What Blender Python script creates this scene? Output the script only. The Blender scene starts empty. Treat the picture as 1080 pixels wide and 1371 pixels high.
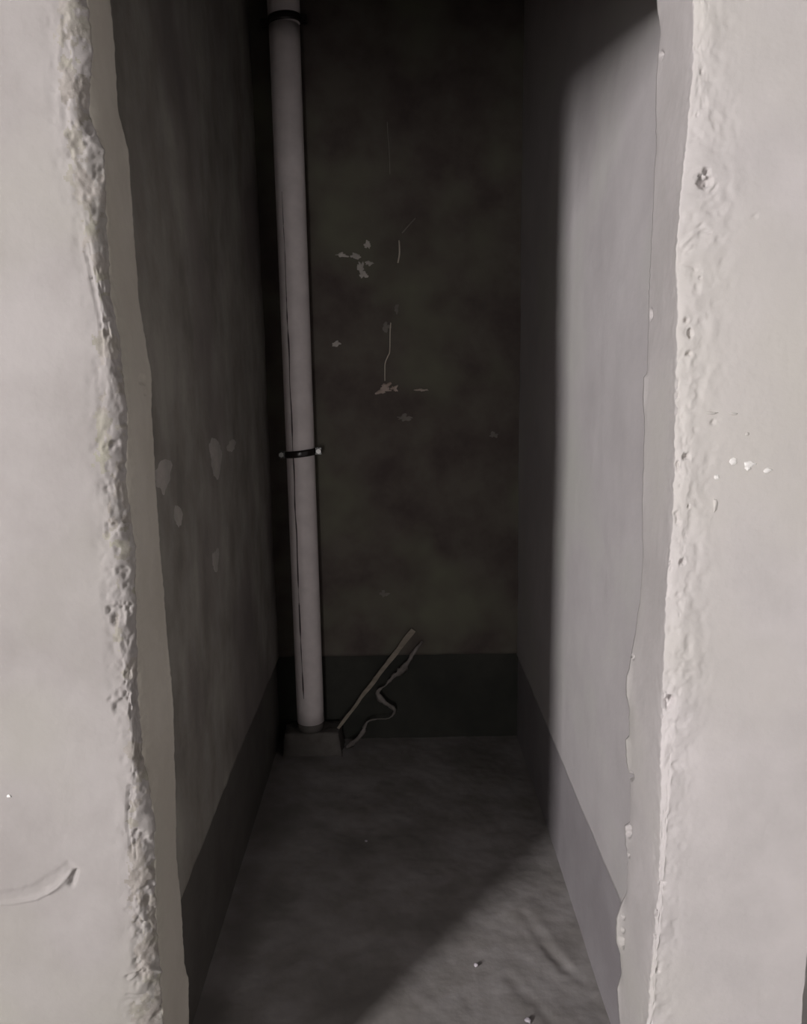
import bpy, bmesh, math, random
import numpy as np
from mathutils import Matrix, Vector

# ------------------------------------------------------------------ camera
F = 1072.6                                   # focal length in pixels of a 1080x1371 frame
yc = np.array([-10., 195., -F]);  yc /= np.linalg.norm(yc)
zc = -np.array([90., -5895., -F]); zc /= np.linalg.norm(zc)
xc = np.cross(yc, zc); xc /= np.linalg.norm(xc); zc = np.cross(xc, yc)
R = np.array([xc, yc, zc])                   # camera -> world
CAM = np.array([0., 0., 1.5])
cd = bpy.data.cameras.new('camera'); cam = bpy.data.objects.new('camera', cd)
bpy.context.collection.objects.link(cam)
cam.matrix_world = Matrix([[*R[0], CAM[0]], [*R[1], CAM[1]], [*R[2], CAM[2]], [0, 0, 0, 1]])
cd.sensor_fit = 'VERTICAL'; cd.sensor_height = 24; cd.lens = F/1371*24
cd.clip_start = .02
S = bpy.context.scene; S.camera = cam

# ------------------------------------------------------------------ light
W = bpy.data.worlds.new('sky'); S.world = W; W.use_nodes = True
bg = W.node_tree.nodes['Background']
bg.inputs[0].default_value = (.78, .86, 1, 1); bg.inputs[1].default_value = .6
def area(name, loc, rot, sx, sy, power, col=(1, 1, 1)):
    l = bpy.data.lights.new(name, 'AREA'); l.shape = 'RECTANGLE'; l.size = sx; l.size_y = sy
    l.energy = power; l.color = col
    o = bpy.data.objects.new(name, l); bpy.context.collection.objects.link(o)
    o.location = loc; o.rotation_euler = rot; return o
# daylight arriving through the window behind and to the left of the camera
area('window_daylight', (-3.62, -2.66, 2.1), (math.radians(90), 0, 0), 1.0, 1.9, 770, (1, .965, .96))
# weak fill light added through an assumed, unseen window behind the camera
area('fill_light', (-.50, -2.66, 1.15), (math.radians(90), 0, 0), .55, 1.6, 42, (1, .955, .935))
S.view_settings.view_transform = 'Standard'; S.view_settings.look = 'None'
S.view_settings.gamma = 1; S.view_settings.use_curve_mapping = False
S.view_settings.exposure = 0.05

# ------------------------------------------------------------------ helpers
def proj(P):
    c = (np.asarray(P) - CAM) @ R
    return 540 - c[..., 0]/c[..., 2]*F, 685.5 + c[..., 1]/c[..., 2]*F
def ray(u, v): return R @ np.array([u-540., -(v-685.5), -F])
def on_y(u, v, Y): r = ray(u, v); return CAM + r*(Y/r[1])
def on_z(u, v, Z): r = ray(u, v); return CAM + r*((Z-1.5)/r[2])
def on_x(u, v, X): r = ray(u, v); return CAM + r*(X/r[0])

def _h(i, j, s):
    n = (i.astype(np.int64)*374761393 + j.astype(np.int64)*668265263 + s*1274126177) & 0xffffffff
    n = ((n ^ (n >> 13))*1274126177) & 0xffffffff
    return ((n ^ (n >> 16)) & 0xffff)/65535.
def vn(x, y, s=0):
    x = np.asarray(x, float); y = np.asarray(y, float)
    i = np.floor(x); j = np.floor(y); a = x-i; b = y-j
    a = a*a*(3-2*a); b = b*b*(3-2*b)
    i = i.astype(np.int64); j = j.astype(np.int64)
    return ((_h(i, j, s)*(1-a)+_h(i+1, j, s)*a)*(1-b) + (_h(i, j+1, s)*(1-a)+_h(i+1, j+1, s)*a)*b)*2-1
def fbm(x, y, s=0, o=4):
    t = 0; a = 1
    for k in range(o):
        t = t + a*vn(x*2**k+k*17.3, y*2**k-k*9.1, s+k*31); a *= .5
    return t/1.6
def smooth(e0, e1, x):
    t = np.clip((x-e0)/(e1-e0), 0, 1); return t*t*(3-2*t)

def link(name, me, mat, parent=None, smooth_=True):
    o = bpy.data.objects.new(name, me); bpy.context.collection.objects.link(o)
    if mat: me.materials.append(mat)
    if smooth_: me.polygons.foreach_set('use_smooth', [True]*len(me.polygons))
    if parent: o.parent = parent
    return o
def grid_faces(nr, nc, off=0, flip=False):
    r = np.arange(nr-1)[:, None]*nc + np.arange(nc-1)[None, :] + off
    f = np.stack([r, r+1, r+nc+1, r+nc], -1).reshape(-1, 4)
    return f[:, ::-1] if flip else f
def mesh_np(name, grids):
    """grids: list of (P[nr,nc,3], flip)"""
    V = []; Fs = []; off = 0
    for P, flip in grids:
        nr, nc, _ = P.shape
        V.append(P.reshape(-1, 3)); Fs.append(grid_faces(nr, nc, off, flip)); off += nr*nc
    me = bpy.data.meshes.new(name)
    me.from_pydata(np.concatenate(V).tolist(), [], np.concatenate(Fs).tolist()); me.update()
    return me
def bm_obj(name, bm, mat, parent=None, sm=True):
    me = bpy.data.meshes.new(name); bm.to_mesh(me); bm.free()
    return link(name, me, mat, parent, sm)
def add_box(bm, lo, hi):
    vs = [bm.verts.new((x, y, z)) for x in (lo[0], hi[0]) for y in (lo[1], hi[1]) for z in (lo[2], hi[2])]
    for q in ((0, 1, 3, 2), (4, 6, 7, 5), (0, 4, 5, 1), (2, 3, 7, 6), (0, 2, 6, 4), (1, 5, 7, 3)):
        bm.faces.new([vs[i] for i in q])
def tube(bm, pts, rad, n=10, cap=True, seed=0, rough=0., flat=1.):
    pts = [Vector(p) for p in pts]; rings = []
    up0 = Vector((0, 1, 0.01)).normalized()
    for k, p in enumerate(pts):
        t = (pts[min(k+1, len(pts)-1)] - pts[max(k-1, 0)]).normalized()
        a = t.cross(up0).normalized(); b = a.cross(t).normalized()
        r = rad[k] if hasattr(rad, '__len__') else rad
        ring = []
        for q in range(n):
            th = 2*math.pi*q/n
            rr = r*(1+rough*random.uniform(-1, 1))
            ring.append(bm.verts.new(p + a*math.cos(th)*rr + b*math.sin(th)*rr*flat))
        rings.append(ring)
    for A, B in zip(rings, rings[1:]):
        for q in range(n): bm.faces.new((A[q], A[(q+1) % n], B[(q+1) % n], B[q]))
    if cap: bm.faces.new(rings[0][::-1]); bm.faces.new(rings[-1])
def lathe(bm, prof, c, n=40):
    rings = [[bm.verts.new((c[0]+r*math.cos(2*math.pi*q/n), c[1]+r*math.sin(2*math.pi*q/n), z)) for q in range(n)] for r, z in prof]
    for A, B in zip(rings, rings[1:]):
        for q in range(n): bm.faces.new((A[q], A[(q+1) % n], B[(q+1) % n], B[q]))
    bm.faces.new(rings[0][::-1]); bm.faces.new(rings[-1])
def lump(name, c, rx, ry, rz, mat, parent=None, seed=0, rough=.3, sub=3):
    bm = bmesh.new(); bmesh.ops.create_icosphere(bm, subdivisions=sub, radius=1)
    for v in bm.verts:
        d = v.co.normalized()
        k = 1 + rough*(fbm(d.x*1.7+seed*3.1, d.z*1.7+d.y*1.3, seed, 3))
        v.co = Vector((c[0]+d.x*rx*k, c[1]+d.y*ry*k, c[2]+d.z*rz*k))
    return bm_obj(name, bm, mat, parent)

# ------------------------------------------------------------------ materials
def mat(name, c1, c2, scale=3., detail=6, rough=.9, bump=.3, bscale=60., c3=None, blotch=1.2, bdist=.003, stretch=(1, 1, 1), lo=.35, hi=.65, spec=.25):
    m = bpy.data.materials.new(name); m.use_nodes = True; nt = m.node_tree; N = nt.nodes; L = nt.links
    b = N['Principled BSDF']; b.inputs['Roughness'].default_value = rough
    b.inputs['Specular IOR Level'].default_value = spec
    tc = N.new('ShaderNodeTexCoord'); mp = N.new('ShaderNodeMapping'); mp.inputs['Scale'].default_value = stretch
    L.new(tc.outputs['Object'], mp.inputs[0])
    n1 = N.new('ShaderNodeTexNoise'); n1.inputs['Scale'].default_value = scale; n1.inputs['Detail'].default_value = detail
    n1.inputs['Roughness'].default_value = .6
    L.new(mp.outputs[0], n1.inputs['Vector'])
    r = N.new('ShaderNodeValToRGB'); r.color_ramp.elements[0].position = lo; r.color_ramp.elements[1].position = hi
    r.color_ramp.elements[0].color = (*c1, 1); r.color_ramp.elements[1].color = (*c2, 1)
    L.new(n1.outputs['Fac'], r.inputs[0]); out = r.outputs[0]
    if c3:
        n2 = N.new('ShaderNodeTexNoise'); n2.inputs['Scale'].default_value = blotch; n2.inputs['Detail'].default_value = 3
        L.new(mp.outputs[0], n2.inputs['Vector'])
        r2 = N.new('ShaderNodeValToRGB'); r2.color_ramp.elements[0].position = .48; r2.color_ramp.elements[1].position = .68
        L.new(n2.outputs['Fac'], r2.inputs[0])
        mx = N.new('ShaderNodeMix'); mx.data_type = 'RGBA'
        L.new(r2.outputs[0], mx.inputs[0]); L.new(out, mx.inputs[6]); mx.inputs[7].default_value = (*c3, 1)
        out = mx.outputs[2]
    L.new(out, b.inputs['Base Color'])
    n3 = N.new('ShaderNodeTexNoise'); n3.inputs['Scale'].default_value = bscale; n3.inputs['Detail'].default_value = 8
    L.new(tc.outputs['Object'], n3.inputs['Vector'])
    bp = N.new('ShaderNodeBump'); bp.inputs['Strength'].default_value = bump; bp.inputs['Distance'].default_value = bdist
    L.new(n3.outputs['Fac'], bp.inputs['Height']); L.new(bp.outputs[0], b.inputs['Normal'])
    return m
def plain(name, c, rough=.5, metal=0., spec=.5):
    return mat(name, tuple(x*.93 for x in c), tuple(min(1, x*1.05) for x in c), 14, 4, rough, .08, 90, spec=spec) if not metal else _metal(name, c, rough)
def _metal(name, c, rough):
    m = mat(name, tuple(x*.8 for x in c), c, 20, 4, rough, .1, 120)
    m.node_tree.nodes['Principled BSDF'].inputs['Metallic'].default_value = 1
    return m

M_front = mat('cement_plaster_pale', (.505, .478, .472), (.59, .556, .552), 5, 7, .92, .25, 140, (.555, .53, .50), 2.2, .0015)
M_frontL = mat('cement_plaster_left_dimmed', (.275, .256, .247), (.33, .31, .302), 5, 7, .92, .25, 140, (.295, .283, .255), 2.2, .0015)  # left pier: dimmer light put into the colour, pale plaster toned down
M_revL = mat('cement_plaster_reveal_brightened', (.53, .50, .44), (.61, .58, .52), 6, 7, .92, .3, 100, (.50, .48, .42), 3, .0015)
M_edge = mat('broken_mortar_edge', (.235, .215, .195), (.33, .305, .285), 30, 6, .95, .5, 120, (.27, .26, .215), 14, .002)
M_revR = mat('cement_plaster_reveal_right', (.42, .395, .39), (.49, .46, .46), 6, 7, .92, .3, 100, (.44, .42, .40), 3, .0015)
M_near = mat('cement_plaster_room', (.20, .19, .185), (.25, .24, .235), 3, 5, .92, .2, 60, None)
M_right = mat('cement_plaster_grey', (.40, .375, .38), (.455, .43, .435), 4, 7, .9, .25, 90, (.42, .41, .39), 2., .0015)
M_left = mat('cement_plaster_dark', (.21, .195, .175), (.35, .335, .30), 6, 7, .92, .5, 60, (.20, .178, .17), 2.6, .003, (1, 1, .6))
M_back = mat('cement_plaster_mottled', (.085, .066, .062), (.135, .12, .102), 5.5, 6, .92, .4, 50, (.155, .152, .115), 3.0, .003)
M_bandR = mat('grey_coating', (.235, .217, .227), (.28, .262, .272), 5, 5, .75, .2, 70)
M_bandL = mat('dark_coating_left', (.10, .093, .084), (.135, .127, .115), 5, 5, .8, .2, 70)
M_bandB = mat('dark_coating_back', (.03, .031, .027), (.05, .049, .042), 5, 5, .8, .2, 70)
M_floor = mat('cement_screed', (.225, .208, .198), (.31, .292, .287), 5, 8, .9, .3, 28, (.195, .182, .172), 4, .006, (1, 1, 1), .38, .62)
M_nearR = mat('white_bounce_coat', (.70, .69, .66), (.76, .75, .72), 3, 5, .92, .2, 60)  # unseen right wall whitened to bounce light onto the left reveal
M_ceil = mat('concrete_ceiling', (.10, .097, .094), (.14, .135, .13), 3, 5, .9, .3, 40)
M_pipe = plain('grey_pvc', (.84, .77, .765), .45, 0, .35)
M_mark = plain('pipe_print', (.10, .08, .085), .6)
M_black = plain('black_painted_steel', (.018, .014, .013), .28, 0, .6)
M_zinc = _metal('zinc_bolt', (.42, .41, .40), .45)
M_plinth = mat('rough_mortar', (.10, .09, .082), (.15, .138, .128), 12, 6, .95, .6, 60, None, bdist=.004)
M_lath = mat('dusty_wood', (.24, .21, .17), (.33, .29, .24), 10, 5, .85, .3, 80, None, stretch=(1, 1, 4))
M_strip = mat('pale_dirty_strip', (.14, .125, .115), (.27, .245, .23), 16, 5, .8, .4, 60)
M_wiredim = plain('darker_wire', (.24, .22, .19), .7)  # darker copy of the wire colour for the two upper wires
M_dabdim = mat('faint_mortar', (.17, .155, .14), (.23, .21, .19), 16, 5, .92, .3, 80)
M_wire = plain('pale_wire_sheath', (.62, .56, .48), .5)
M_dab = mat('white_plaster_dab', (.42, .39, .36), (.56, .52, .48), 20, 5, .9, .4, 80)
M_dabL = mat('pale_smear', (.37, .35, .325), (.47, .44, .41), 16, 5, .92, .3, 80)
M_white = mat('white_lime_speck', (.74, .72, .70), (.84, .82, .80), 20, 4, .8, .3, 90)
M_rustdab = mat('pinkish_mortar', (.42, .33, .28), (.62, .53, .48), 18, 5, .9, .5, 70)
M_pebble = mat('pebble', (.32, .29, .33), (.52, .49, .52), 60, 4, .8, .3, 90)
M_frame = plain('window_frame_grey', (.4, .4, .4), .5)

def struct(o): o['kind'] = 'structure'; return o
def tag(o, label, cat, group=None):
    o['label'] = label; o['category'] = cat
    if group: o['group'] = group
    return o

# ------------------------------------------------------------------ dimensions (metres)
Y1, Y2 = 1.2, 1.38              # front and inner face of the wall with the opening
XL, XR, YB = -.49, .466, 3.06   # small room
ZB = .36                        # top of the dark lower band
ZL = 2.085                      # lintel
ZC = 3.05
RX0, RX1, RY0 = -5.2, 1.7, -2.4 # the room the camera stands in

# ------------------------------------------------------------------ wall with the opening
def curve(pts):
    p = np.array(pts, float); return lambda y: np.interp(y, p[:, 0], p[:, 1])
LA = curve([(0, 78), (100, 84), (200, 92), (300, 112), (400, 133), (450, 137), (500, 140), (600, 133), (700, 145), (800, 150), (900, 163), (1000, 176), (1100, 172), (1200, 178), (1300, 182), (1371, 174)])
LB = curve([(0, 116), (60, 124), (150, 119), (200, 140), (300, 143), (400, 148), (450, 160), (500, 165), (560, 172), (650, 170), (730, 182), (800, 182), (900, 184), (1000, 190), (1100, 208), (1200, 208), (1300, 215), (1371, 220)])
LC = curve([(0, 147), (60, 153), (100, 155), (150, 158), (200, 172), (300, 179), (400, 186), (480, 199), (500, 203), (550, 203), (650, 209), (750, 216), (850, 224), (950, 233), (1050, 235), (1150, 236), (1220, 243), (1290, 246), (1310, 252), (1371, 253)])
RA = curve([(0, 950), (150, 952), (240, 962), (300, 955), (350, 945), (500, 935), (650, 924), (800, 918), (900, 920), (1000, 902), (1200, 887), (1371, 874)])
RB = curve([(0, 928), (100, 926), (200, 918), (300, 908), (350, 904), (400, 908), (500, 905), (600, 903), (700, 900), (800, 891), (900, 888), (1000, 884), (1100, 884), (1200, 880), (1300, 871), (1371, 866)])
RC = curve([(0, 878), (20, 880), (45, 883), (100, 878), (200, 878), (300, 873), (400, 869), (500, 866), (505, 861), (540, 861), (560, 863), (650, 860), (750, 860), (800, 857), (850, 850), (895, 842), (905, 838), (930, 838), (945, 842), (985, 842), (990, 837), (1020, 838), (1040, 843), (1100, 843), (1105, 836), (1130, 837), (1150, 840), (1195, 838), (1215, 829), (1230, 825), (1262, 825), (1275, 830), (1300, 832), (1325, 825), (1340, 827), (1371, 830)])

def x_of(curv, Z, Y):
    X = np.full_like(Z, .42)*(-1 if curv in (LA, LB, LC) else 1)
    for _ in range(4):
        _, v = proj(np.stack([X, np.full_like(Z, Y), Z], -1))
        v = np.clip(v, -30, 1400)
        u = curv(v)
        # solve the ray through (u,v) at depth Y
        r = (np.stack([u-540, -(v-685.5), np.full_like(u, -F)], -1)) @ R.T
        X = r[:, 0]*(Y/r[:, 1])
    return X

def seg_dist(u, v, pts):
    d = np.full(u.shape, 1e9)
    for (x0, y0), (x1, y1) in zip(pts, pts[1:]):
        dx, dy = x1-x0, y1-y0; L2 = dx*dx+dy*dy+1e-9
        t = np.clip(((u-x0)*dx+(v-y0)*dy)/L2, 0, 1)
        d = np.minimum(d, np.hypot(u-x0-t*dx, v-y0-t*dy))
    return d
# pits (u, v, ru, rv, depth mm) and strokes (points, half width px, height mm; negative = groove)
PITS = [(104, 192, 12, 24, 5), (150, 597, 10, 8, 7), (158, 820, 17, 15, 9), (163, 940, 13, 16, 8), (120, 175, 7, 7, 5), (133, 235, 7, 14, 4),
        (190, 1122, 15, 12, 7), (197, 1210, 12, 26, 5), (188, 1300, 9, 16, 6), (150, 708, 10, 9, 6), (165, 765, 9, 12, 5), (205, 1160, 9, 12, 5), (88, 60, 7, 40, 3),
        (175, 1080, 5, 30, 4), (185, 1235, 7, 24, 5), (190, 510, 5, 7, 5), (194, 526, 4, 5, 5), (141, 440, 8, 16, 4), (160, 500, 5, 4, 5), (172, 560, 10, 12, 4),
        (115, 108, 8, 10, 3), (128, 150, 8, 14, 3), (146, 655, 9, 9, 4), (170, 905, 7, 10, 5),
        (944, 243, 13, 14, 7), (938, 236, 4, 5, 5), (950, 246, 4, 4, 5), (938, 96, 4, 4, 3), (934, 154, 3, 3, 3), (918, 428, 4, 4, 5), (924, 446, 3, 6, 5), (923, 473, 5, 4, 5),
        (918, 612, 6, 5, 6), (914, 752, 5, 6, 6), (893, 940, 10, 11, 6), (888, 945, 3, 5, 5), (898, 938, 3, 4, 5), (882, 960, 4, 7, 5), (881, 975, 4, 3, 5), (880, 1183, 8, 2.5, 6),
        (906, 514, 3, 7, 3), (905, 530, 3, 5, 3), (903, 550, 4, 4, 4), (905, 625, 4, 9, 4), (906, 690, 5, 12, 3), (896, 755, 5, 8, 4), (877, 1222, 3, 5, 4), (876, 1255, 3, 3, 4), (880, 1300, 3, 3, 4), (938, 372, 4, 3, 4),
        (954, 566, 4, 4, 2), (1010, 290, 6, 6, .8), (921, 678, 2.5, 3, 4), (909, 822, 3, 4, 4),
        (841, 1115, 4.5, 10, 7), (842, 1145, 2.5, 4, 5), (845, 1037, 3, 5, 5), (835, 1229, 3.5, 5, 6), (833, 1262, 4.5, 8, 7), (834, 1245, 2.5, 3, 5), (848, 879, 3, 5, 5), (872, 419, 2.5, 7, 5), (886, 76, 3, 6, 4),
        (1020, 1345, 6, 26, .25)]
STROKES = [([(114, 337), (120, 352), (123, 372)], 2.2, -3), ([(122, 372), (128, 400), (133, 425), (136, 457)], 2.5, -2.5),
           ([(930, 310), (940, 300)], 2, -3), ([(944, 308), (950, 311)], 2.2, -3), ([(913, 328), (934, 308)], 2.2, 2.5), ([(915, 340), (925, 330)], 2, 2), ([(910, 352), (928, 356), (932, 362)], 2, -2.5),
           ([(960, 248), (952, 257)], 2, -3), ([(0, 1211), (22, 1209), (48, 1204), (62, 1197), (76, 1188), (90, 1174), (99, 1164)], 1.8, 2.6), ([(0, 1203), (20, 1201), (44, 1194), (58, 1186), (72, 1176), (92, 1162)], 9, -2.0),
           ([(66, 1194), (76, 1189), (86, 1181)], 5, 2.0), ([(100, 1168), (95, 1183)], 5, -6.5), ([(170, 1308), (184, 1302)], 2, -4), ([(174, 1310), (192, 1292), (216, 1300)], 3, 3.5), ([(170, 1332), (215, 1336)], 2, -2.5),
           ([(172, 1060), (171, 1110), (176, 1140)], 1.8, -3.5), ([(178, 1120), (182, 1150)], 1.8, -2.5)]
def features(u, v, s):
    d = np.zeros(u.shape); n1 = fbm(u*.11, v*.11, 71, 3)
    for (a, b, ru, rv, dep) in PITS:
        m = (np.abs(u-a) < ru*2.5) & (np.abs(v-b) < rv*2.5)
        if not m.any(): continue
        q = np.hypot((u[m]-a)/ru, (v[m]-b)/rv) + .9*n1[m]
        d[m] -= (dep*.75e-3*smooth(1.15, .3, q) if s < 0 else dep*1.7e-3*smooth(1.0, .6, q))
        d[m] += dep*.08e-3*np.exp(-((q-1.15)/.2)**2)
    for pts, w, hgt in STROKES:
        p = np.array(pts)
        m = (u > p[:, 0].min()-4*w) & (u < p[:, 0].max()+4*w) & (v > p[:, 1].min()-4*w) & (v < p[:, 1].max()+4*w)
        if not m.any(): continue
        q = seg_dist(u[m], v[m], pts)/w + .35*n1[m]
        d[m] += hgt*1e-3*smooth(1.3, .3, q)
    return d

Zrows = np.unique(np.concatenate([np.linspace(0, .16, 8), np.arange(.18, 2.085, .0026), [ZL]]))
def jamb(side, outer):
    """side -1: left pier (extends to X=outer); +1: right pier"""
    A, B, C = (LA, LB, LC) if side < 0 else (RA, RB, RC)
    Z = Zrows; n = len(Z)
    ya = Y1; yb = Y1+(.019 if side < 0 else .006)
    xa = x_of(A, Z, ya); xb = x_of(B, Z, yb); xcn = x_of(C, Z, Y2)
    def smo(q): k = np.hanning(141); k /= k.sum(); return np.convolve(np.pad(q, 70, mode='edge'), k, 'valid')
    xbs = smo(xb); xcs = smo(xcn)
    xb = xb + .0012*vn(Z*95, Z*0, 5+side) + .0006*vn(Z*230, Z*0, 9+side)
    xcn = xcn + .0006*vn(Z*120, Z*0, 15+side)
    if side > 0: d = np.unique(np.concatenate([np.arange(0, .19, .0026), [.2, .22, .24]]))
    else: d = np.unique(np.concatenate([np.arange(0, .27, .0026), np.linspace(.27, .5, 10), np.linspace(.5, 4.9, 24)]))
    cols = []; nx = []; band = []; ffw = []
    # front face, far -> edge
    for dj in d[::-1]:
        if side < 0: x = np.maximum(xa-dj, outer) if dj < 4.88 else np.full(n, outer)
        else: x = np.minimum(xa+dj, outer)
        cols.append(np.stack([x, np.full(n, ya), Z], -1)); nx.append(0.); band.append(np.full(n, max(0, 1-dj/(.028 if side < 0 else .05)))); ffw.append(1.)
    K = 20
    for k in range(1, K+1):                      # broken chamfer
        t = k/K
        x = xa+(xb-xa)*t; y = ya + (yb-ya)*(t**2.2)
        cols.append(np.stack([x, np.full(n, y), Z], -1)); nx.append(.75*t**3); band.append(np.full(n, 1.)); ffw.append(1.)
    K = 44
    for k in range(1, K+1):                      # reveal
        t = k/K
        x = xbs+(xcs-xbs)*t + (xb-xbs)*math.exp(-t*9) + (xcn-xcs)*math.exp(-(1-t)*14); y = yb+(Y2-yb)*t
        cols.append(np.stack([x, np.full(n, y), Z], -1)); nx.append(1.); band.append(np.full(n, max(0., 1-t*4)*.6 + .14*(t > .86))); ffw.append(0. if t < .5 else 1.)
    xe = (XL-.02) if side < 0 else (XR+.02)
    for t in (.12, .3, .6, 1.):                  # inner return into the small room
        x = xcn+(xe-xcn)*t
        cols.append(np.stack([x, np.full(n, Y2+.004*(1-(1-t)**2)), Z], -1)); nx.append(1.-t*.5); band.append(np.zeros(n)); ffw.append(0.)
    P = np.stack(cols, 1)                        # rows z, cols
    nxv = np.array(nx)[None, :]; nrm = np.stack([-side*nxv*np.ones((n, 1)), -(1-nxv**2)**.5*np.ones((n, 1)), np.zeros((n, len(nx)))], -1)
    b = np.stack(band, 1)
    arc = np.concatenate([[0], np.cumsum(np.hypot(np.diff(P[n//2, :, 0]), np.diff(P[n//2, :, 1])))])[None, :]+np.zeros((n, 1))
    zz = P[..., 2]
    u, v = proj(P)
    base = .0016*fbm(arc*6, zz*5, 3+side, 3) + .00035*fbm(arc*60, zz*60, 8+side, 3)
    lumps = fbm(arc*38+3*side, zz*24, 21+side, 4)
    amp = .0036 if side < 0 else .0030
    ero = b*(amp*lumps + amp*.55*np.minimum(0, fbm(arc*90, zz*70, 44, 3))*2)
    dsp = base + ero + features(u, v, side)*np.array(ffw)[None, :]
    P = P + nrm*dsp[..., None]
    return P
PL = jamb(-1, RX0); PR = jamb(1, .682)
# right outer arris of the right pier (a little ragged), its return and back
n = len(Zrows)
PR[:, 0, 0] = .682 + .0022*fbm(Zrows*40, Zrows*0, 91, 3)
ret = np.stack([np.stack([np.full(n, .684)+.001*vn(Zrows*60, Zrows*0+k, 4), np.full(n, y), Zrows], -1) for k, y in enumerate((Y1+.34, Y1+.2, Y1+.08, Y1+.02))], 1)
ret = np.concatenate([ret, PR[:, 0:1]], 1)
# lintel over the opening
def lintel():
    xs = np.linspace(RX0, .684, 60); zs = np.linspace(ZL, ZC, 12)
    X, Z = np.meshgrid(xs, zs); front = np.stack([X, np.full_like(X, Y1)-.002*fbm(X*5, Z*5, 3), Z], -1)
    xs2 = np.linspace(-.46, .46, 40); ys = np.linspace(Y1, Y2+.004, 8)
    X, Y = np.meshgrid(xs2, ys); sof = np.stack([X, Y, np.full_like(X, ZL)+.002*fbm(X*20, Y*20, 6)], -1)
    X, Z = np.meshgrid(np.linspace(XL-.02, XR+.02, 30), np.linspace(ZL, ZC, 12)); inn = np.stack([X, np.full_like(X, Y2+.004), Z], -1)
    return [(front, False), (sof, True), (inn, True)]
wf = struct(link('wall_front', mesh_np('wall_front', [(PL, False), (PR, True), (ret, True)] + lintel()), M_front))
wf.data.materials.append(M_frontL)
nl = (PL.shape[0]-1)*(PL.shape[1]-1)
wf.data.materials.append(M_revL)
row = [1]*(PL.shape[1]-1-48) + [2]*48            # left reveal: greener render coat, lightened in colour to stand in for bounce light
wf.data.materials.append(M_revR)
rowR = [0]*(PR.shape[1]-1-48) + [3]*48
wf.data.materials.append(M_edge)
def mat_rows(P, base, front_n, seed, bias):
    # exposed darker mortar in ragged patches along the broken arris
    nr, nc = P.shape[0]-1, P.shape[1]-1
    I, J = np.meshgrid(np.arange(nr), np.arange(nc), indexing='ij')
    X_, Z_ = P[:-1, :-1, 0], P[:-1, :-1, 2]
    Mx = np.array(base)[None, :]+np.zeros((nr, 1), int)
    t = (J-front_n)/20.                         # 0..1 across the chamfer
    w = np.where(t < 0, 1+t*2.2, 1.)
    q = fbm(X_*45, Z_*28, seed, 4) + .5*fbm(X_*160, Z_*120, seed+3, 2) + bias
    return np.where((J < nc-48) & (q*1. + (w-1)*1.1 > 0) & (w > .2), 4, Mx)
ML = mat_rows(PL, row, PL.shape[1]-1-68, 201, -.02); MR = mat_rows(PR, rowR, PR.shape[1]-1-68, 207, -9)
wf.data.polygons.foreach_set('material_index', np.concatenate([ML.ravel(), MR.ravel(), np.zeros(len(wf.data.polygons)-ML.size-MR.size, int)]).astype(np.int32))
# ------------------------------------------------------------------ the small room
def rough_wall(name, plane, a0, a1, z0, z1, const, nrm_sign, m, da=.02, dz=.02, amp=.003, seed=1, parent=None, edge=0.):
    """vertical wall: plane 'x' (const X, a=Y) or 'y' (const Y, a=X); bottom edge ragged and closed"""
    a = np.linspace(a0, a1, max(2, int((a1-a0)/da)+1)); z = np.linspace(z0, z1, max(2, int((z1-z0)/dz)+1))
    A, Z = np.meshgrid(a, z)
    h = amp*fbm(A*2.5, Z*2.5, seed, 4) + amp*.18*fbm(A*22, Z*22, seed+5, 3)
    if edge: Z = Z + edge*fbm(A*14, A*0, seed+9, 4)*np.clip(1-(Z-z0)/.08, 0, 1)
    Cn = const + nrm_sign*h
    P = np.stack([Cn, A, Z], -1) if plane == 'x' else np.stack([A, Cn, Z], -1)
    if edge:                                      # turn the bottom edge back towards the wall body
        row = P[0:1].copy(); row2 = row.copy()
        row2[..., 0 if plane == 'x' else 1] = const - nrm_sign*.016
        P = np.concatenate([row2, P], 0)
    flip = (plane == 'x') == (nrm_sign < 0)
    return struct(link(name, mesh_np(name, [(P, flip)]), m, parent)) if parent is None else link(name, mesh_np(name, [(P, flip)]), m, parent)
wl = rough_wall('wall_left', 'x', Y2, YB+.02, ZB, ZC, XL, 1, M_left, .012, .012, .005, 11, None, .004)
wr = rough_wall('wall_right', 'x', Y2, YB+.02, ZB-.01, ZC, XR, -1, M_right, .012, .012, .004, 12, None, .004)
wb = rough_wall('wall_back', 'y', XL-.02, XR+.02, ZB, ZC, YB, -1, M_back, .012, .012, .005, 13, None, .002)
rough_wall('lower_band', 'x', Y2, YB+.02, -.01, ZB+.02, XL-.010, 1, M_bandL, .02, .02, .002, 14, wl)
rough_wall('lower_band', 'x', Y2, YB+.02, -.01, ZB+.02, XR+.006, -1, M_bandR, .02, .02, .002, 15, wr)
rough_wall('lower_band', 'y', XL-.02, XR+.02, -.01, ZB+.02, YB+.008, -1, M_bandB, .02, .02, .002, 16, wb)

# floor: fine inside the small room, coarse outside, in one sheet
fx = np.unique(np.concatenate([np.linspace(RX0-.05, -.52, 30), np.arange(-.52, .70, .0085), np.linspace(.71, RX1+.05, 14)]))
fy = np.unique(np.concatenate([np.linspace(RY0-.1, 1.2, 30), np.arange(1.2, 3.1, .0085)]))
X, Y = np.meshgrid(fx, fy)
inside = smooth(1.2, 1.4, Y)
h = .006*fbm(X*3, Y*3, 31, 3) + .0030*fbm(X*9+Y*6, Y*5-X*2, 32, 4) + .0012*fbm(X*40, Y*40, 33, 3)
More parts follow.
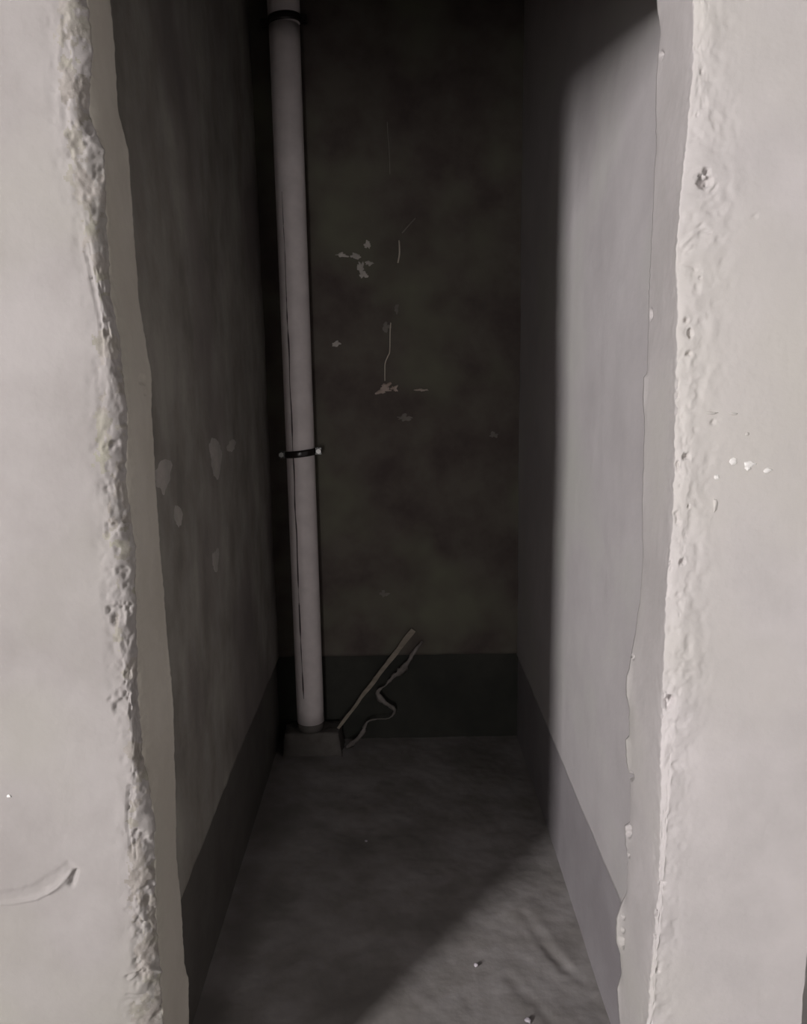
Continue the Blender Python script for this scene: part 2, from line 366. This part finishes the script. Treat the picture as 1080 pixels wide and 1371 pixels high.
# trowel gouges near the right-hand wall
for (ax, ay), (bx, by), w, d_ in (((.33, 1.98), (.40, 1.78), .016, .005), ((.36, 1.86), (.43, 1.74), .012, .004), ((.26, 1.76), (.29, 1.68), .014, .004), ((.30, 1.70), (.34, 1.60), .012, .004)):
    t = np.clip(((X-ax)*(bx-ax)+(Y-ay)*(by-ay))/((bx-ax)**2+(by-ay)**2), 0, 1)
    q = np.hypot(X-ax-t*(bx-ax), Y-ay-t*(by-ay))/w + .4*fbm(X*50, Y*50, 37, 2)
    h = h - d_*.45*smooth(1.6, .0, q) + d_*.15*np.exp(-((q-1.6)/.35)**2)
struct(link('floor', mesh_np('floor', [(np.stack([X, Y, h*inside], -1), False)]), M_floor))
def flat(name, pts, m):
    me = bpy.data.meshes.new(name); me.from_pydata(pts, [], [tuple(range(len(pts)))]); return struct(link(name, me, m, None, False))
bm = bmesh.new(); add_box(bm, (RX0-.1, RY0-.3, ZC), (RX1+.1, YB+.12, ZC+.12)); struct(bm_obj('ceiling', bm, M_ceil, None, False))
# solid bodies behind the plaster of the small room
# ------------------------------------------------------------------ the room the camera stands in
bm = bmesh.new(); add_box(bm, (RX0-.12, RY0-.2, 0), (RX0, Y1, ZC)); struct(bm_obj('wall_near_left', bm, M_near, None, False))
bm = bmesh.new(); add_box(bm, (RX1, RY0-.2, 0), (RX1+.12, Y1+.5, ZC)); struct(bm_obj('wall_near_right', bm, M_nearR, None, False))
WX0, WX1, WZ0, WZ1 = -3.93, -3.13, 1.3, 2.98
VX0, VX1, VZ0, VZ1 = -.75, -.25, .40, 1.90  # second, unseen opening added for the fill light
bm = bmesh.new()
add_box(bm, (RX0, RY0-.2, 0), (WX0, RY0, ZC)); add_box(bm, (WX1, RY0-.2, 0), (VX0, RY0, ZC)); add_box(bm, (VX1, RY0-.2, 0), (RX1, RY0, ZC))
add_box(bm, (VX0, RY0-.2, 0), (VX1, RY0, VZ0)); add_box(bm, (VX0, RY0-.2, VZ1), (VX1, RY0, ZC))
add_box(bm, (WX0, RY0-.2, 0), (WX1, RY0, WZ0)); add_box(bm, (WX0, RY0-.2, WZ1), (WX1, RY0, ZC))
struct(bm_obj('wall_near_back', bm, M_near, None, False))
for nm, (a0, a1, b0, b1) in (('window_1', (WX0, WX1, WZ0, WZ1)), ('fill_window', (VX0, VX1, VZ0, VZ1))):
    bm = bmesh.new()
    for lo, hi in (((a0, b0), (a0+.04, b1)), ((a1-.04, b0), (a1, b1)), ((a0+.04, b0), (a1-.04, b0+.04)), ((a0+.04, b1-.04), (a1-.04, b1))):
        add_box(bm, (lo[0], RY0-.12, lo[1]), (hi[0], RY0-.08, hi[1]))
    struct(bm_obj(nm, bm, M_frame, None, False))
# wall set back to the right of the right-hand pier
bm = bmesh.new(); add_box(bm, (.684, Y1+.34, 0), (RX1, Y1+.46, ZC)); struct(bm_obj('wall_recess', bm, M_right, None, False))

# ------------------------------------------------------------------ soil pipe with its clamps
PX, PY, PR_ = -.360, 2.972, .0525
pipe = bpy.data.objects.new('drain_pipe', None); bpy.context.collection.objects.link(pipe); pipe.location = (PX, PY, .08)
tag(pipe, 'tall grey plastic drain pipe standing in the back left corner', 'pipe')
def child(name, bm, m, parent=pipe, sm=True):
    o = bm_obj(name, bm, m, None, sm); o.parent = parent
    o.matrix_parent_inverse = Matrix.Translation(-Vector(parent.location)) if parent.parent is None else Matrix()
    return o
bm = bmesh.new()
lathe(bm, [(PR_, z) for z in np.linspace(.128, 2.64, 40)], (PX, PY)); child('pipe_shaft', bm, M_pipe)
bm = bmesh.new()
lathe(bm, [(PR_+.0003, 2.649), (PR_+.0022, 2.652), (PR_+.0022, 2.70), (PR_+.0022, ZC+.02)], (PX, PY)); child('upper_socket', bm, M_pipe)
bm = bmesh.new()
lathe(bm, [(PR_-.003, .097), (PR_-.003, .11), (PR_-.001, .128), (PR_-.006, .13)], (PX, PY)); o = child('foot_collar', bm, M_plinth); o['label'] = 'dark mortar-smeared collar'
# fine dark line running down the pipe
bm = bmesh.new(); prev = None
for k, z in enumerate(np.linspace(.24, 2.1, 150)):
    th = math.radians(-90-24 + 2.0*float(vn(z*9, 0, 2)) - (z-1.1)*3)
    w = .0021*(1+.6*float(vn(z*25, 3, 4)))/PR_ * (1 if z < 1.75 else .45)
    if .62 < z < .68 or 1.98 < z < 2.0: w *= .3
    a = [bm.verts.new((PX+(PR_+.0006)*math.cos(t), PY+(PR_+.0006)*math.sin(t), z)) for t in (th-w, th+w)]
    if prev: bm.faces.new((prev[0], prev[1], a[1], a[0]))
    prev = a
o = child('seam_line', bm, M_mark); o['label'] = 'thin dark line down the pipe'
def clamp(z, M_bolt):
    c = bpy.data.objects.new('pipe_clamp', None); bpy.context.collection.objects.link(c); c.parent = pipe; c.location = (0, 0, z-.08)
    tilt = .0055
    bm = bmesh.new(); nseg = 48
    prof = [(PR_+.0005, -.0115), (PR_+.0055, -.0125), (PR_+.0065, -.006), (PR_+.0068, .004), (PR_+.0055, .0125), (PR_+.0005, .0115)]
    rings = [[bm.verts.new((r*math.cos(2*math.pi*q/nseg), r*math.sin(2*math.pi*q/nseg), zz+tilt*math.cos(2*math.pi*q/nseg))) for q in range(nseg)] for r, zz in prof]
    for i in range(len(rings)):
        A_, B_ = rings[i], rings[(i+1) % len(rings)]
        for q in range(nseg): bm.faces.new((A_[q], A_[(q+1) % nseg], B_[(q+1) % nseg], B_[q]))
    bmesh.ops.recalc_face_normals(bm, faces=bm.faces); bm_obj('clamp_band', bm, M_black, c)
    for sx in (-1, 1):
        bm = bmesh.new(); zz = tilt*sx
        for y0 in (-.012, .006): add_box(bm, (min(sx*(PR_+.003), sx*(PR_+.026)), y0, zz-.0125), (max(sx*(PR_+.003), sx*(PR_+.026)), y0+.004, zz+.0125))
        e = bm_obj('clamp_ear', bm, M_black, c, False)
        bm = bmesh.new(); bmesh.ops.create_cone(bm, cap_ends=True, segments=6, radius1=.0095, radius2=.0095, depth=.009, matrix=Matrix.Translation((sx*(PR_+.0165), -.0165, zz)) @ Matrix.Rotation(math.pi/2, 4, 'X'))
        bmesh.ops.create_cone(bm, cap_ends=True, segments=12, radius1=.0042, radius2=.0042, depth=.040, matrix=Matrix.Translation((sx*(PR_+.0165), -.003, zz)) @ Matrix.Rotation(math.pi/2, 4, 'X'))
        bm_obj('bolt', bm, M_bolt, c, False)
    bm = bmesh.new(); tube(bm, [(0, PR_+.004, 0), (0, YB-PY+.012, 0)], .005, 10); bm_obj('wall_rod', bm, M_zinc, c)
    return c
clamp(1.19, M_zinc)['label'] = 'black clamp ring with a bright nut at mid height'
clamp(2.655, M_black)['label'] = 'black clamp ring near the ceiling, in shadow'

# mortar plinth at the foot of the pipe
bm = bmesh.new(); bmesh.ops.create_cube(bm, size=1)
bmesh.ops.subdivide_edges(bm, edges=bm.edges, cuts=9, use_grid_fill=True)
for v in bm.verts:
    x, y, z = v.co
    k = 1 - .10*(z+.5)
    p = Vector((-.352+x*.232*k, 2.988+y*.128*k, .044+z*.096))
    f = .006*float(fbm(p.x*30+p.z*17, p.y*30+p.z*23, 61, 3))
    v.co = p + Vector((x*2*f, y*2*f, f if z > 0 else 0))
pl = bm_obj('mortar_plinth', bm, M_plinth); tag(pl, 'low rough grey mortar block at the foot of the drain pipe', 'block')

# ------------------------------------------------------------------ lath and strip by the pipe
random.seed(4)
a = Vector((-.252, 2.956, .100)); b = Vector((.050, YB-.012, .470))
bm = bmesh.new(); N_ = 26; L_ = (b-a); prev = None
ax = L_.normalized(); sd = ax.cross(Vector((0, 1, 0))).normalized(); fr = sd.cross(ax)
for k in range(N_+1):
    t = k/N_; c = a + L_*t + sd*(.003*float(vn(t*9, 0, 3)))
    w = .0055 + .0050*t + .0012*float(vn(t*20, 1, 4)); hh = .004
    ring = [bm.verts.new(c + sd*sx*w + fr*sy*hh) for sx, sy in ((-1, -1), (1, -1), (1, 1), (-1, 1))]
    if prev:
        for q in range(4): bm.faces.new((prev[q], prev[(q+1) % 4], ring[(q+1) % 4], ring[q]))
    else: bm.faces.new(ring[::-1])
    prev = ring
bm.faces.new(prev); bmesh.ops.recalc_face_normals(bm, faces=bm.faces)
lath = bm_obj('lath', bm, M_lath, None, False)
tag(lath, 'thin dusty lath leaning from the pipe foot against the back wall', 'lath')
pts_px = [(566, 858), (556, 872), (547, 886), (540, 896), (531, 903), (521, 912), (513, 920), (505, 926), (508, 936), (519, 942), (528, 951), (522, 961), (506, 962), (493, 966), (488, 977), (480, 987), (470, 996), (462, 1001)]
zs = [None]*18; P3 = []
for i, (u, v) in enumerate(pts_px):
    t = i/(len(pts_px)-1)
    p = on_y(u, v, YB-.022-.05*t)
    if p[2] < .012: p = on_z(u, v, .012)
    P3.append(p)
rad = [.004, .007, .009, .015, .009, .006, .0022, .007, .011, .008, .007, .0018, .0018, .005, .009, .007, .011, .005]
P3 = [p + np.array([1, 0, .6])*.006*random.uniform(-1, 1) for p in P3]
def refine(P, Rr, k=4):
    out = []; rr = []
    for i in range(len(P)-1):
        p0, p1, p2, p3 = P[max(i-1, 0)], P[i], P[i+1], P[min(i+2, len(P)-1)]
        for s in range(k):
            t = s/k; out.append(.5*((2*p1)+(-p0+p2)*t+(2*p0-5*p1+4*p2-p3)*t*t+(-p0+3*p1-3*p2+p3)*t**3)); rr.append(Rr[i]*(1-t)+Rr[i+1]*t)
    out.append(P[-1]); rr.append(Rr[-1]); return out, rr
Pf, Rf = refine([np.array(p) for p in P3], rad, 3)
bm = bmesh.new(); tube(bm, Pf, Rf, 8, True, 0, .42, .5)
tag(bm_obj('plastic_strip', bm, M_strip), 'crumpled dirty strip trailing down the dark band right of the lath', 'strip')

# ------------------------------------------------------------------ wires and dabs on the back wall
def wire(px, r, name, label, m=None):
    P = [np.array(on_y(u, v, YB-.006-dd)) for u, v, dd in px]
    Pf, Rf = refine(P, [r]*len(P), 4)
    bm = bmesh.new(); tube(bm, Pf, Rf, 8); return tag(bm_obj(name, bm, m or M_wire), label, 'wire', 'wires on the back wall')
wire([(523, 432, -.004), (522, 445, 0), (521.5, 470, .003), (519, 477, .006), (515.5, 486, .009), (515, 497, .006), (515, 510, -.002)], .0021, 'wire', 'thin pale bent wire hanging above the pinkish mortar dab')
wire([(534, 322, -.006), (534.5, 330, .001), (534.5, 341, .002), (532.5, 352, -.006)], .0026, 'wire', 'short pale wire end right of the white mortar dabs')
wire([(518, 158, -.008), (519, 178, .0), (521, 205, .0), (522, 240, -.008)], .0016, 'wire', 'faint straight wire high on the dark back wall', M_wiredim)
wire([(538, 312, -.004), (546, 303, .002), (556, 292, -.004)], .0022, 'wire', 'short slanting wire stub at the upper middle of the back wall', M_wiredim)
def wall_h(A, Z, amp, seed): return amp*fbm(A*2.5, Z*2.5, seed, 4) + amp*.18*fbm(A*22, Z*22, seed+5, 3)
def smear(name, ca, cz, ra, rz, m, parent, wall, seed, th=.0022, taper=0., rough=.5):
    """thin irregular smear of mortar lying on a wall: wall = (plane, const, sign, amp, seed)"""
    plane, const, sg, amp, ws = wall
    nt, nr = 40, 7; T = np.linspace(0, 2*math.pi, nt, endpoint=False)
    rad_ = 1 + rough*fbm(np.cos(T)*1.6+seed, np.sin(T)*1.6-seed, seed % 97, 4)
    vs = []; 
    for k in range(nr):
        q = 1-k/nr
        a = ca + ra*q*rad_*np.cos(T)*(1+taper*np.sin(T)); z = cz + rz*q*rad_*np.sin(T)
        hh = sg*(wall_h(a, z, amp, ws) - .0012 + th*(1-q**4) + .0012*(1-q**4)) + sg*.0006*(1-q**4)*fbm(a*160, z*160, 3, 3)
        vs.append(np.stack([const+hh, a, z], -1) if plane == 'x' else np.stack([a, const+hh, z], -1))
    V = np.concatenate(vs).tolist(); Fc = []
    for k in range(nr-1):
        for q in range(nt): Fc.append((k*nt+q, k*nt+(q+1) % nt, (k+1)*nt+(q+1) % nt, (k+1)*nt+q))
    Fc.append(tuple((nr-1)*nt+q for q in range(nt)))
    me = bpy.data.meshes.new(name); me.from_pydata(V, [], Fc); me.update()
    bm = bmesh.new(); bm.from_mesh(me); bmesh.ops.recalc_face_normals(bm, faces=bm.faces); bm.to_mesh(me); bm.free()
    return link(name, me, m, parent)
WBK = ('y', YB, -1, .005, 13); WLF = ('x', XL, 1, .005, 11)
def dab(u, v, ru, rv, m, parent, th=.003, rough=.9):
    p = on_y(u, v, YB); k = p[1]/F
    smear('mortar_dab', p[0], p[2], ru*k, rv*k, m, parent, WBK, int(u*7+v), th, 0, rough)
for u, v, ru, rv in ((456, 341, 9, 3.2), (476, 343, 8, 3.8), (491, 328, 4, 5), (483, 358, 5, 8), (494, 353, 6, 3), (487, 368, 7, 4), (451, 460, 6, 3)):
    dab(u, v, ru, rv, M_dab, wb)
for u, v, ru, rv in ((513, 523, 9, 4.5), (517, 517, 7, 6), (528, 520, 5, 4.5), (565, 522, 8, 2.5)):
    dab(u, v, ru, rv, M_rustdab, wb, th=.006)
for u, v, ru, rv in ((541, 560, 11, 5), (661, 582, 5, 4), (513, 795, 6, 5), (517, 437, 5, 6), (531, 414, 3, 7)):
    dab(u, v, ru, rv, M_dabdim, wb, th=.002)
# smears on the left wall of the small room
for u, v, ru, rv, tp in ((289, 612, 8, 28, .45), (309, 597, 7, 8, 0), (289, 750, 5, 17, .3), (219, 640, 13, 24, .3), (240, 690, 5, 18, .2)):
    p = on_x(u, v, XL); k = p[1]/F
    smear('mortar_smear', p[1], p[2], ru*p[1]/abs(u-530), rv*k, M_dabL, wl, WLF, int(u+v), .0014, tp, .5)
# white specks on the right pier and left pier
for u, v, ru, rv in ((981, 618, 5, 5), (1003, 622, 8, 4.5), (1001, 627, 4, 3), (1027, 630, 6, 4), (959, 639, 4, 4), (957, 676, 3, 9), (953, 553, 9, 1.5), (981, 554, 7, 1.5), (12, 1066, 3, 2.5), (1000, 581, 3, 2)):
    p = on_y(u, v, Y1-.0005); k = p[1]/F
    lump('lime_speck', p, ru*k, .002, rv*k, M_white if rv > 2.4 and u not in (957,) else M_front, wf, int(u+v), .4)

# ------------------------------------------------------------------ grit on the floor
def zfloor(x, y): return .0
for (u, v, r, lab) in ((637, 1293, .006, 'small pale chip on the lit floor at the shadow edge'), (707, 1367, .008, 'larger grey chip on the lit floor at the bottom edge'),
                       (490, 1127, .005, 'tiny pale chip on the dark floor in the middle')):
    p = on_z(u, v, .003); o = lump('stone_chip', (0, 0, 0), r, r*.8, r*.7, M_pebble, None, int(u), .5, 2)
    o.location = (p[0], p[1], .006); tag(o, lab, 'chip', 'stone chips on the floor')
